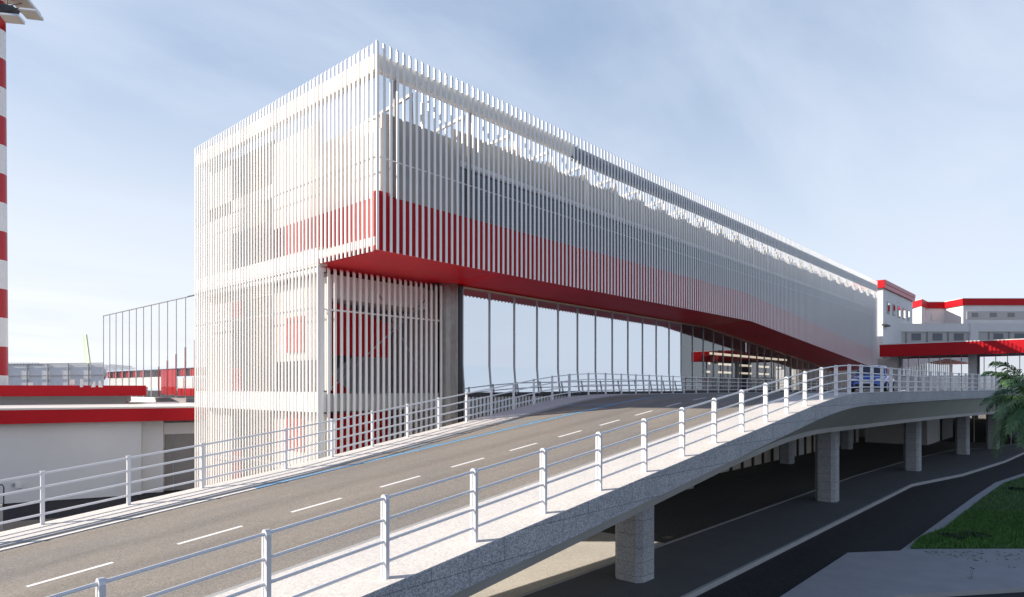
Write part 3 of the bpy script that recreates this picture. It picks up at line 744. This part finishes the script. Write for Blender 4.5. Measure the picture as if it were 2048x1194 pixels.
# ------------------------------------------------------------------ left low building
dl=Vector((.939,-.344)); 
def lp(s,off=0):   # along the front of the low building; s from its left, off = towards the viewer
    p0=Vector(at(0,27.9*KG)); n=Vector((dl.y,-dl.x)); return tuple(p0+dl*s+n*off)
Lb=thing('low_building','low white service building with two red roof fascias','building',(*lp(5),GZ))
def s_at(px, base, off=0):       # distance along a front at which it crosses a given sight line
    t=(px-HX)/F; e=Vector((SA*t+CA,-CA*t+SA)); p0=Vector(at(0,base*KG))+Vector((dl.y,-dl.x))*off
    return -(p0.x*e.y-p0.y*e.x)/(dl.x*e.y-dl.y*e.x)
c1,c2,c3=s_at(283,27.9,-.4),s_at(327,27.9,-.85),s_at(346,27.9,-1.25)
def L_(z): return EYE+(z-EYE)*KG     # heights seen from eye level, carried to the true distance
m=MB(); m.prism([lp(-25,-.4),lp(c1,-.4),lp(c1,-13),lp(-25,-13)],GZ,L_(3.45)); put('wall',m,M['wallwhite'],Lb)
m=MB(); m.prism([lp(c1+.01,-.85),lp(c2,-.85),lp(c2,-12),lp(c1+.01,-12)],GZ,L_(3.44)); put('wall',m,M['wallwhite'],Lb)
m=MB(); m.prism([lp(c2+.01,-1.25),lp(10.9,-1.25),lp(10.9,-11),lp(c2+.01,-11)],GZ,L_(3.3)); put('side_wall',m,M['wallwhite'],Lb)
m=MB(); m.wall(lp(c2+.06,-1.24),lp(c3,-1.24),-.04,GZ+.02,L_(2.75)); put('door',m,M['taupe'],Lb)
m=MB(); m.wall(lp(c3+.03,-1.24),lp(c3+1.1,-1.24),-.04,GZ+.02,L_(2.75)); put('door',m,M['taupe'],Lb)
m=MB(); m.prism([lp(-25,.17),lp(11.4,.17),lp(11.4,-.23),lp(-25,-.23)],L_(3.46),L_(4.05)); put('roof_fascia',m,M['red'],Lb)
m=MB(); m.prism([lp(-25,.14),lp(11.3,.14),lp(11.3,-13),lp(-25,-13)],L_(4.05)+.004,L_(4.13)); put('roof',m,M['cream'],Lb)
def lq(s,off=0):
    p0=Vector(at(0,33.6*KG)); n=Vector((dl.y,-dl.x)); return tuple(p0+dl*s+n*off)
d1,d2=s_at(251,33.6,-1.0),s_at(292,33.6,0)
m=MB(); m.prism([lq(-25,-1.0),lq(d1,-1.0),lq(d1,-9),lq(-25,-9)],L_(4.13),L_(4.56)); put('upper_wall',m,M['wallgrey'],Lb)
m=MB(); m.prism([lq(-25,0),lq(d2,0),lq(d2,-.4),lq(-25,-.4)],L_(4.565),L_(5.14)); put('roof_fascia',m,M['red'],Lb)
m=MB(); m.prism([lq(-25,-.41),lq(d2-.1,-.41),lq(d2-.1,-9),lq(-25,-9)],L_(4.60),L_(5.08)); put('roof',m,M['wallgrey'],Lb)
# wall lamp and hoop by the ramp foot
p=lp(.7,-.35); la=thing('wall_lamp','small pale lamp fixed to the low white wall','lamp',(p[0],p[1],1.0))
zL=zz(972,28.2*KG)
m=MB(); m.wall(lp(.55,-.39),lp(.80,-.39),-.1,zL-.14,zL+.14); put('housing',m,M['white'],la)
m=MB(); m.wall(lp(.42,-.39),lp(.54,-.39),-.06,zL-.06,zL+.10); put('bracket',m,M['steel'],la)
hb=at(-3,22.0); hp=thing('barrier_hoop','dark steel barrier hoop on a stout post beside the low building','barrier',(hb[0],hb[1],0))
def hpt(dx,z): q=at(-3+dx,22.0); return (q[0],q[1],z)
m=MB(); m.tube([hpt(-9,zz(1012,22)),hpt(8,zz(1010,22)),hpt(10.5,zz(1006,22)),hpt(10.5,zz(975,22)),hpt(8,zz(970,22)),hpt(-9,zz(968,22))],.022,8); put('hoop',m,M['darksteel'],hp,True)
m=MB(); q=at(-2,22.0); m.box(q[0]-.09,q[0]+.09,q[1]-.09,q[1]+.09,GZ,zz(1013,22)); put('post',m,M['steel'],hp)

# ------------------------------------------------------------------ glazed pier behind
G=thing('glass_pier','tall clear glass pier with red and white base behind the low roofs','building',(19,55,0))
UP_=18.8; w0,w1=45.5,65.6
m=MB()
GM=[]
for px in (207,219.5,232,245,258.5,272.5,287,302.5,318,335,352.5,371,390):
    t=(px-HX)/F; GM.append(UP_*(SA-CA*t)/(CA+SA*t))
for a,b in zip(GM,GM[1:]): m.quad((UP_,a,6.5),(UP_,b,6.5),(UP_,b,11.35),(UP_,a,11.35))
m.quad((UP_,GM[-1],6.5),(UP_,40,6.5),(UP_,40,11.35),(UP_,GM[-1],11.35))
put('glass_wall',m,M['pierup'],G)
m=MB(); m.quad((UP_,GM[0],4.3),(UP_,40,4.3),(UP_,40,6.497),(UP_,GM[0],6.497)); put('lower_glass',m,M['piergl'],G)
for a in GM[8:]:
    m=MB(); m.box(UP_-.06,UP_-.035,a-.016,a+.016,4.4,6.6+.42*(GM.index(a)-8)); put('red_reflection',m,M['red'],G)  # red reflection on the mullions, built as thin coloured strips
for a in GM:
    m=MB(); m.box(UP_-.03,UP_+.03,a-.018,a+.018,4.3,11.40); put('mullion',m,M['wallgrey'],G)
m=MB(); m.box(UP_-.06,UP_+.08,40,w1,11.36,11.42); put('head_rail',m,M['steel'],G)
m=MB(); m.box(UP_+.34,UP_+.5,53,65.4,5.0,5.85); m.box(UP_+.34,UP_+.5,43,50.2,5.0,5.75); put('inner_wall',m,M['white'],G)
m=MB(); m.box(UP_+.36,UP_+.5,40,65.4,5.86,6.44); put('window_band',m,M['darkglass'],G)
for a in GM[:6]+GM[9:]:
    m=MB(); m.box(UP_+.28,UP_+.34,a-.75,a-.05,5.87,6.43); put('red_panel',m,M['red'],G)
m=MB(); m.box(UP_+.25,UP_+.33,50.2,53.0,4.5,6.43); m.box(UP_+.25,UP_+.33,40,49.9,4.45,4.98); put('red_base',m,M['red'],G)
m=MB(); m.box(UP_-.1,UP_+.5,40,53,3.9,4.28); put('base',m,M['taupe'],G)
m=MB(); m.box(UP_-.6,UP_-.1,40,56,3.55,3.88); m.box(UP_-.1,UP_+.5,53.1,65.5,3.3,4.28); put('ledge',m,M['white'],G)

# ------------------------------------------------------------------ far left: fence, aircraft tail, mast
Fn=thing('screen_fence','tall pale grey panel fence beyond the red roofs','fence',(*at(120,62),0))
YF=62.0
m=MB(); m.wall(at(-60,YF),at(206,YF-1.5),.08,0,zz(729,YF)); put('panel',m,M['screen'],Fn)
for px in (13,54,95.5,136.5,177):
    m=MB(); q=at(px,YF-.1-1.5*(px+60)/266); m.box(q[0]-.05,q[0]+.05,q[1]-.05,q[1]+.05,0,zz(728.6,YF)); put('post',m,M['steel'],Fn)
m=MB()
for py in (728.4,751.5): m.bar((*at(-60,YF-.12),zz(py+1,YF)),(*at(206,YF-1.62),zz(py-1,YF)),.05,.07)
put('rail',m,M['steel'],Fn)
m=MB()
for k in range(40):
    q=at(-40+k*3,YF-.05-1.5*(k*3+20)/266); m.box(q[0]-.02,q[0]+.02,q[1]-.02,q[1]+.02,zz(728,YF),zz(725.5,YF))
put('spikes',m,M['steel'],Fn)
YR=40.0
for k,(pa,pb,py,sl,lab) in enumerate(((56,63,765,0,'short white vent box peeping over the upper red fascia'),(139,146,759,0,'wide white vent fin above the upper red fascia'),(160,163,758.5,0,'narrow white vent fin above the upper red fascia'),(182,188,763,1,'white fin slanting up to the right by the glass pier'),(197,203,761,-1,'white fin slanting up to the left by the glass pier'))):
    m=MB(); a,b=at(pa,YR),at(pb,YR); z0,z1=5.05,zz(py,YR)
    d=(FWD*.15); 
    A,Bp=Vector((*a,z0)),Vector((*b,z0)); A2,B2=Vector((*a,z1)),Vector((*b,z1))
    if sl==1: A2=A2.lerp(B2,.75)
    if sl==-1: B2=A2.lerp(B2,.25)
    m.hexa([A,Bp,Bp+d,A+d],[A2,B2,B2+d,A2+d]); tag(put('vent_fin',m,M['white']),lab,'vent','white vents on the low roof')
# aircraft: fuselage mostly hidden behind the fence, pale green fin above it
YT=150.0
cx=at(176,YT); ac=thing('aircraft','parked airliner showing a pale green tail fin over the fence','aircraft',(*cx,0))
def ap(px,py,dy=0): return Vector((*at(px,YT+dy),zz(py,YT)))
m=MB(); 
pts=[ap(205,752,-16),ap(196,750,-10),ap(186,751,0),ap(176,753,8),ap(166,755,18)]
m.tube(pts,[.7,1.7,1.95,1.95,1.8],16); put('fuselage',m,M['white'],ac,True)
def fin(p4,th):
    m=MB(); d=Vector((CA,SA,0))*0+RGT*th
    m.hexa([p4[0],p4[1],p4[1]+d,p4[0]+d],[p4[3],p4[2],p4[2]+d,p4[3]+d]); return m
m=fin([ap(172,742,6),ap(176,742,-1),ap(169,672,-4),ap(165.5,672,-2)],.18); put('tail_fin',m,M['green'],ac)
m=fin([ap(175.6,742,-1),ap(181,742,-6),ap(171.5,673,-6),ap(169.2,672,-4)],.30); put('rudder',m,M['yellowgreen'],ac)
# floodlight mast
YM=45.0; mc=at(-10.5,YM); zt0=zz(4,YM)
Ms=thing('floodlight_mast','tall red and white striped mast carrying floodlights','mast',(mc[0],mc[1],0))
rad=lambda z: .78-.0055*z
zcur=zz(749,YM); bands=[]; top=zt0; z=zz(61,YM); st=(zz(61,YM)-zz(118.5,YM))
edges=[zt0]+[zz(61,YM)-st*k for k in range(0,14)]
edges=[e for e in edges if e>GZ]+[GZ]
for i,(a,b) in enumerate(zip(edges,edges[1:])):
    m=MB(); m.tube([(mc[0],mc[1],b),(mc[0],mc[1],a)],[rad(b),rad(a)],32,0,cap=i==0)
    put('red_band' if i%2==0 else 'white_band',m,M['mast_red'] if i%2==0 else M['white'],Ms,True)
m=MB(); a=Vector((mc[0],mc[1],zz(20,YM))); 
m.hexa([a+RGT*.2-FWD*.35-UP*.45,a+RGT*1.35-FWD*.35-UP*.25,a+RGT*1.35+FWD*.35-UP*.25,a+RGT*.2+FWD*.35-UP*.45],[a+RGT*.2-FWD*.35+UP*.35,a+RGT*1.5-FWD*.35+UP*.1,a+RGT*1.5+FWD*.35+UP*.1,a+RGT*.2+FWD*.35+UP*.35])
put('bracket',m,M['darksteel'],Ms)
def lamp(px,py,w,h,tilt,dy):
    c=Vector((*at(px,YM+dy),zz(py,YM+dy))); q=Quaternion(RGT,R(-18))@Quaternion(FWD,R(tilt)); 
    ax=q@RGT; ay=q@FWD; az=q@UP
    m=MB()
    def P_(x,y,z): return c+ax*x+ay*y+az*z
    m.hexa([P_(-w,-h,0),P_(w,-h,0),P_(w,h,0),P_(-w,h,0)],[P_(-w*.94,-h*.9,.2),P_(w*.94,-h*.9,.2),P_(w*.94,h*.9,.2),P_(-w*.94,h*.9,.2)])
    f=put('floodlight',m,M['railpaint'],Ms,bevel=.02)
    m=MB(); m.hexa([P_(-w*.88,-h*.84,-.02),P_(w*.88,-h*.84,-.02),P_(w*.88,h*.84,-.02),P_(-w*.88,h*.84,-.02)],[P_(-w*.88,-h*.84,.0),P_(w*.88,-h*.84,.0),P_(w*.88,h*.84,.0),P_(-w*.88,h*.84,.0)])
    put('lens',m,M['flood'],Ms)
    m=MB(); m.bar(c+az*.2,Vector((mc[0],mc[1],zz(12,YM)))+RGT*.9,.05,.05); put('arm',m,M['darksteel'],Ms)
lamp(62,30,.62,.42,8,.2); lamp(24,39,.66,.36,6,-1.2); lamp(46,10,.75,.85,10,1.2); lamp(10,-8,.8,.7,0,1.5); lamp(-60,25,.62,.42,-8,0); lamp(-40,-2,.7,.7,0,-1)

# ------------------------------------------------------------------ the blue car
cw=10.45; cu=42.3
car=thing('car','small blue hatchback driving down off the upper deck','car',(cu,cw,zS(cu,cw)+ROAD))
zc0=zS(cu+2,cw)+ROAD
def cp(x,y,z): return (cu+x,cw+y,zc0+z)     # x runs from the nose to the tail
prof=[(0.00,.62,.30,.58),(.10,.76,.24,.72),(.35,.84,.20,.84),(.9,.87,.19,.93),(1.25,.88,.19,.98),(2.0,.885,.19,.99),(3.0,.885,.19,1.0),(3.7,.86,.20,1.0),(4.0,.80,.26,.96),(4.08,.72,.36,.86)]
rows=[]
for x,hw,z0,z1 in prof:
    zm=(z0+z1)/2
    rows.append([cp(x,-hw*.80,z0),cp(x,-hw*.97,z0+.08),cp(x,-hw,zm),cp(x,-hw*.96,z1-.07),cp(x,-hw*.80,z1),cp(x,0,z1+.03),cp(x,hw*.80,z1),cp(x,hw*.96,z1-.07),cp(x,hw,zm),cp(x,hw*.97,z0+.08),cp(x,hw*.80,z0),cp(x,0,z0)])
m=MB(); m.strip(rows[::-1],closed=True); m.add(rows[0],[tuple(range(12))]); m.add(rows[-1],[tuple(reversed(range(12)))])
body=put('body',m,M['carblue'],car,True)
cab=[(1.12,.74,.97,.98),(1.75,.66,.97,1.46),(2.3,.63,.97,1.53),(3.2,.62,.97,1.50),(3.75,.66,.97,1.2),(3.98,.70,.96,.98)]
rows=[]
for x,hw,z0,z1 in cab: rows.append([cp(x,-.80+.02*abs(x-2.5),z0),cp(x,-hw,z1-.05),cp(x,-hw*.85,z1),cp(x,0,z1+.03),cp(x,hw*.85,z1),cp(x,hw,z1-.05),cp(x,.80-.02*abs(x-2.5),z0)])
m=MB(); m.strip(rows[::-1]); m.add(rows[0],[tuple(range(7))]); put('cabin',m,M['carblue'],car,True)
m=MB(); ws=[]
for f in (.06,.5,.92):
    ws.append([cp(1.12+.63*f-.04,y,z0+(z1-z0)*f+.012) for y,z0,z1 in ((-.72+.12*f,.975,1.42),(-.5,.985,1.465),(0,1.01,1.495),(.5,.985,1.465),(.72-.12*f,.975,1.42))])
m.strip(ws); put('windscreen',m,M['darkglass'],car)
for s in (-1,1):
    m=MB(); a=[cp(1.42,s*.80,1.0),cp(2.45,s*.815,1.0),cp(2.45,s*.66,1.44),cp(1.86,s*.675,1.41)]; m.add(a if s<0 else a[::-1],[(0,1,2,3)])
    a=[cp(2.52,s*.815,1.0),cp(3.6,s*.80,1.0),cp(3.35,s*.67,1.40),cp(2.52,s*.66,1.44)]; m.add(a if s<0 else a[::-1],[(0,1,2,3)]); put('side_window',m,M['darkglass'],car)
    m=MB(); m.box(cu+.02,cu+.16,cw+s*.60-.15,cw+s*.60+.15,zc0+.62,zc0+.75); put('headlight',m,M['lens'],car,bevel=.03)
    m=MB(); m.box(cu+1.38,cu+1.56,cw+s*.98-.10,cw+s*.98+.10,zc0+.98,zc0+1.12); put('mirror',m,M['carblue'],car,bevel=.03)
    for x in (.78,3.3):
        wh=MB(); wh.tube([cp(x,s*.72,.31),cp(x,s*.90,.31)],.31,20); wo=put('wheel',wh,M['black'],car)
        hb_=MB(); hb_.tube([cp(x,s*.88,.31),cp(x,s*.905,.31)],.19,14); put('rim',hb_,M['steel'],wo)
m=MB(); m.box(cu-.03,cu+.1,cw-.55,cw+.55,zc0+.30,zc0+.46); put('lower_grille',m,M['black'],car,bevel=.02)
m=MB(); m.box(cu-.025,cu+.06,cw-.42,cw+.42,zc0+.62,zc0+.68); put('grille_bar',m,M['lens'],car)
m=MB(); m.box(cu-.04,cu+.0,cw-.26,cw+.26,zc0+.49,zc0+.59); put('number_plate',m,M['white'],car)

car.rotation_euler=(0,0,R(4)); car.scale=(1.1,1.1,1.08); car.location.x+=1.1

# ------------------------------------------------------------------ light, sky, camera
EL=25.0; hd=Vector((-.665,.747,0)).normalized()
sv=hd*math.cos(R(EL))+UP*math.sin(R(EL))
L=bpy.data.lights.new('Sun','SUN'); L.energy=5.0; L.angle=R(.5); L.color=(1.0,.90,.775)
so=bpy.data.objects.new('Sun',L); C.objects.link(so); so.rotation_euler=(-sv).to_track_quat('-Z','Y').to_euler()
Wd=bpy.data.worlds.new('World'); bpy.context.scene.world=Wd; Wd.use_nodes=True; nt=Wd.node_tree
bg=nt.nodes['Background']; bg.inputs['Strength'].default_value=.10
sk=nt.nodes.new('ShaderNodeTexSky'); sk.sky_type='NISHITA'; sk.sun_disc=False; sk.sun_elevation=R(EL)
sk.sun_rotation=math.atan2(hd.x,hd.y); sk.air_density=1.0; sk.dust_density=.6; sk.ozone_density=1.2
tc=nt.nodes.new('ShaderNodeTexCoord')
# thin cirrus on a flat layer high above: project the direction onto a plane
sp=nt.nodes.new('ShaderNodeSeparateXYZ'); nt.links.new(tc.outputs['Generated'],sp.inputs[0])
ad=nt.nodes.new('ShaderNodeMath'); ad.operation='ADD'; ad.inputs[1].default_value=.16; nt.links.new(sp.outputs['Z'],ad.inputs[0])
mxz=nt.nodes.new('ShaderNodeMath'); mxz.operation='MAXIMUM'; mxz.inputs[1].default_value=.05; nt.links.new(ad.outputs[0],mxz.inputs[0])
vd=nt.nodes.new('ShaderNodeVectorMath'); vd.operation='DIVIDE'
cb=nt.nodes.new('ShaderNodeCombineXYZ')
for i in range(3): nt.links.new(mxz.outputs[0],cb.inputs[i])
nt.links.new(tc.outputs['Generated'],vd.inputs[0]); nt.links.new(cb.outputs[0],vd.inputs[1])
mp=nt.nodes.new('ShaderNodeMapping'); mp.inputs['Rotation'].default_value=(0,0,R(-20)); mp.inputs['Scale'].default_value=(.55,1.25,0); mp.inputs['Location'].default_value=(3.1,1.7,0)
nt.links.new(vd.outputs[0],mp.inputs['Vector'])
ns=nt.nodes.new('ShaderNodeTexNoise'); ns.inputs['Scale'].default_value=1.5; ns.inputs['Detail'].default_value=9; ns.inputs['Roughness'].default_value=.55; ns.inputs['Distortion'].default_value=.35
nt.links.new(mp.outputs['Vector'],ns.inputs['Vector'])
cr=nt.nodes.new('ShaderNodeValToRGB'); cr.color_ramp.elements[0].position=.37; cr.color_ramp.elements[0].color=(0,0,0,1); cr.color_ramp.elements[1].position=.78; cr.color_ramp.elements[1].color=(.75,.75,.75,1)
nt.links.new(ns.outputs['Fac'],cr.inputs['Fac'])
# low haze whitens the horizon
hz=nt.nodes.new('ShaderNodeMapRange'); hz.interpolation_type='SMOOTHSTEP'; hz.inputs[1].default_value=-.02; hz.inputs[2].default_value=.52; hz.inputs[3].default_value=1.0; hz.inputs[4].default_value=.0
nt.links.new(sp.outputs['Z'],hz.inputs[0])
base=nt.nodes.new('ShaderNodeMix'); base.data_type='RGBA'; base.inputs[0].default_value=.62
nt.links.new(sk.outputs[0],base.inputs[6]); base.inputs[7].default_value=(3.3,4.25,5.8,1)
h2=nt.nodes.new('ShaderNodeMix'); h2.data_type='RGBA'; nt.links.new(hz.outputs[0],h2.inputs[0]); nt.links.new(base.outputs[2],h2.inputs[6]); 
dt=nt.nodes.new('ShaderNodeVectorMath'); dt.operation='DOT_PRODUCT'; dt.inputs[1].default_value=hd; nt.links.new(tc.outputs['Generated'],dt.inputs[0])
dr=nt.nodes.new('ShaderNodeMapRange'); dr.inputs[1].default_value=-.9; dr.inputs[2].default_value=.7; nt.links.new(dt.outputs['Value'],dr.inputs[0])
hc=nt.nodes.new('ShaderNodeMix'); hc.data_type='RGBA'; nt.links.new(dr.outputs[0],hc.inputs[0]); hc.inputs[6].default_value=(5.3,6.05,7.0,1); hc.inputs[7].default_value=(6.9,7.05,7.4,1)
nt.links.new(hc.outputs[2],h2.inputs[7])
mx=nt.nodes.new('ShaderNodeMix'); mx.data_type='RGBA'; nt.links.new(cr.outputs[0],mx.inputs[0])
nt.links.new(h2.outputs[2],mx.inputs[6]); mx.inputs[7].default_value=(5.3,5.8,6.8,1)
zn=nt.nodes.new('ShaderNodeMapRange'); zn.interpolation_type='SMOOTHSTEP'; zn.inputs[1].default_value=.50; zn.inputs[2].default_value=.80; zn.inputs[3].default_value=0; zn.inputs[4].default_value=.92
nt.links.new(sp.outputs['Z'],zn.inputs[0])
mz=nt.nodes.new('ShaderNodeMix'); mz.data_type='RGBA'; nt.links.new(zn.outputs[0],mz.inputs[0]); nt.links.new(mx.outputs[2],mz.inputs[6]); mz.inputs[7].default_value=(.55,.95,2.1,1)
nt.links.new(mz.outputs[2],bg.inputs['Color'])

cam=bpy.data.cameras.new('Camera'); co=bpy.data.objects.new('Camera',cam); C.objects.link(co)
co.location=(0,0,EYE); co.rotation_euler=(R(90),0,math.atan2(SA,CA)-R(90))
cam.sensor_width=36; cam.lens=36*F/2048; cam.shift_y=(HY-597)/2048; cam.clip_end=5000; cam.clip_start=.05
sc=bpy.context.scene; sc.camera=co
sc.view_settings.view_transform='Standard'; sc.view_settings.look='None'; sc.view_settings.exposure=.58; sc.view_settings.gamma=1
sc.cycles.max_bounces=8; sc.cycles.transparent_max_bounces=12
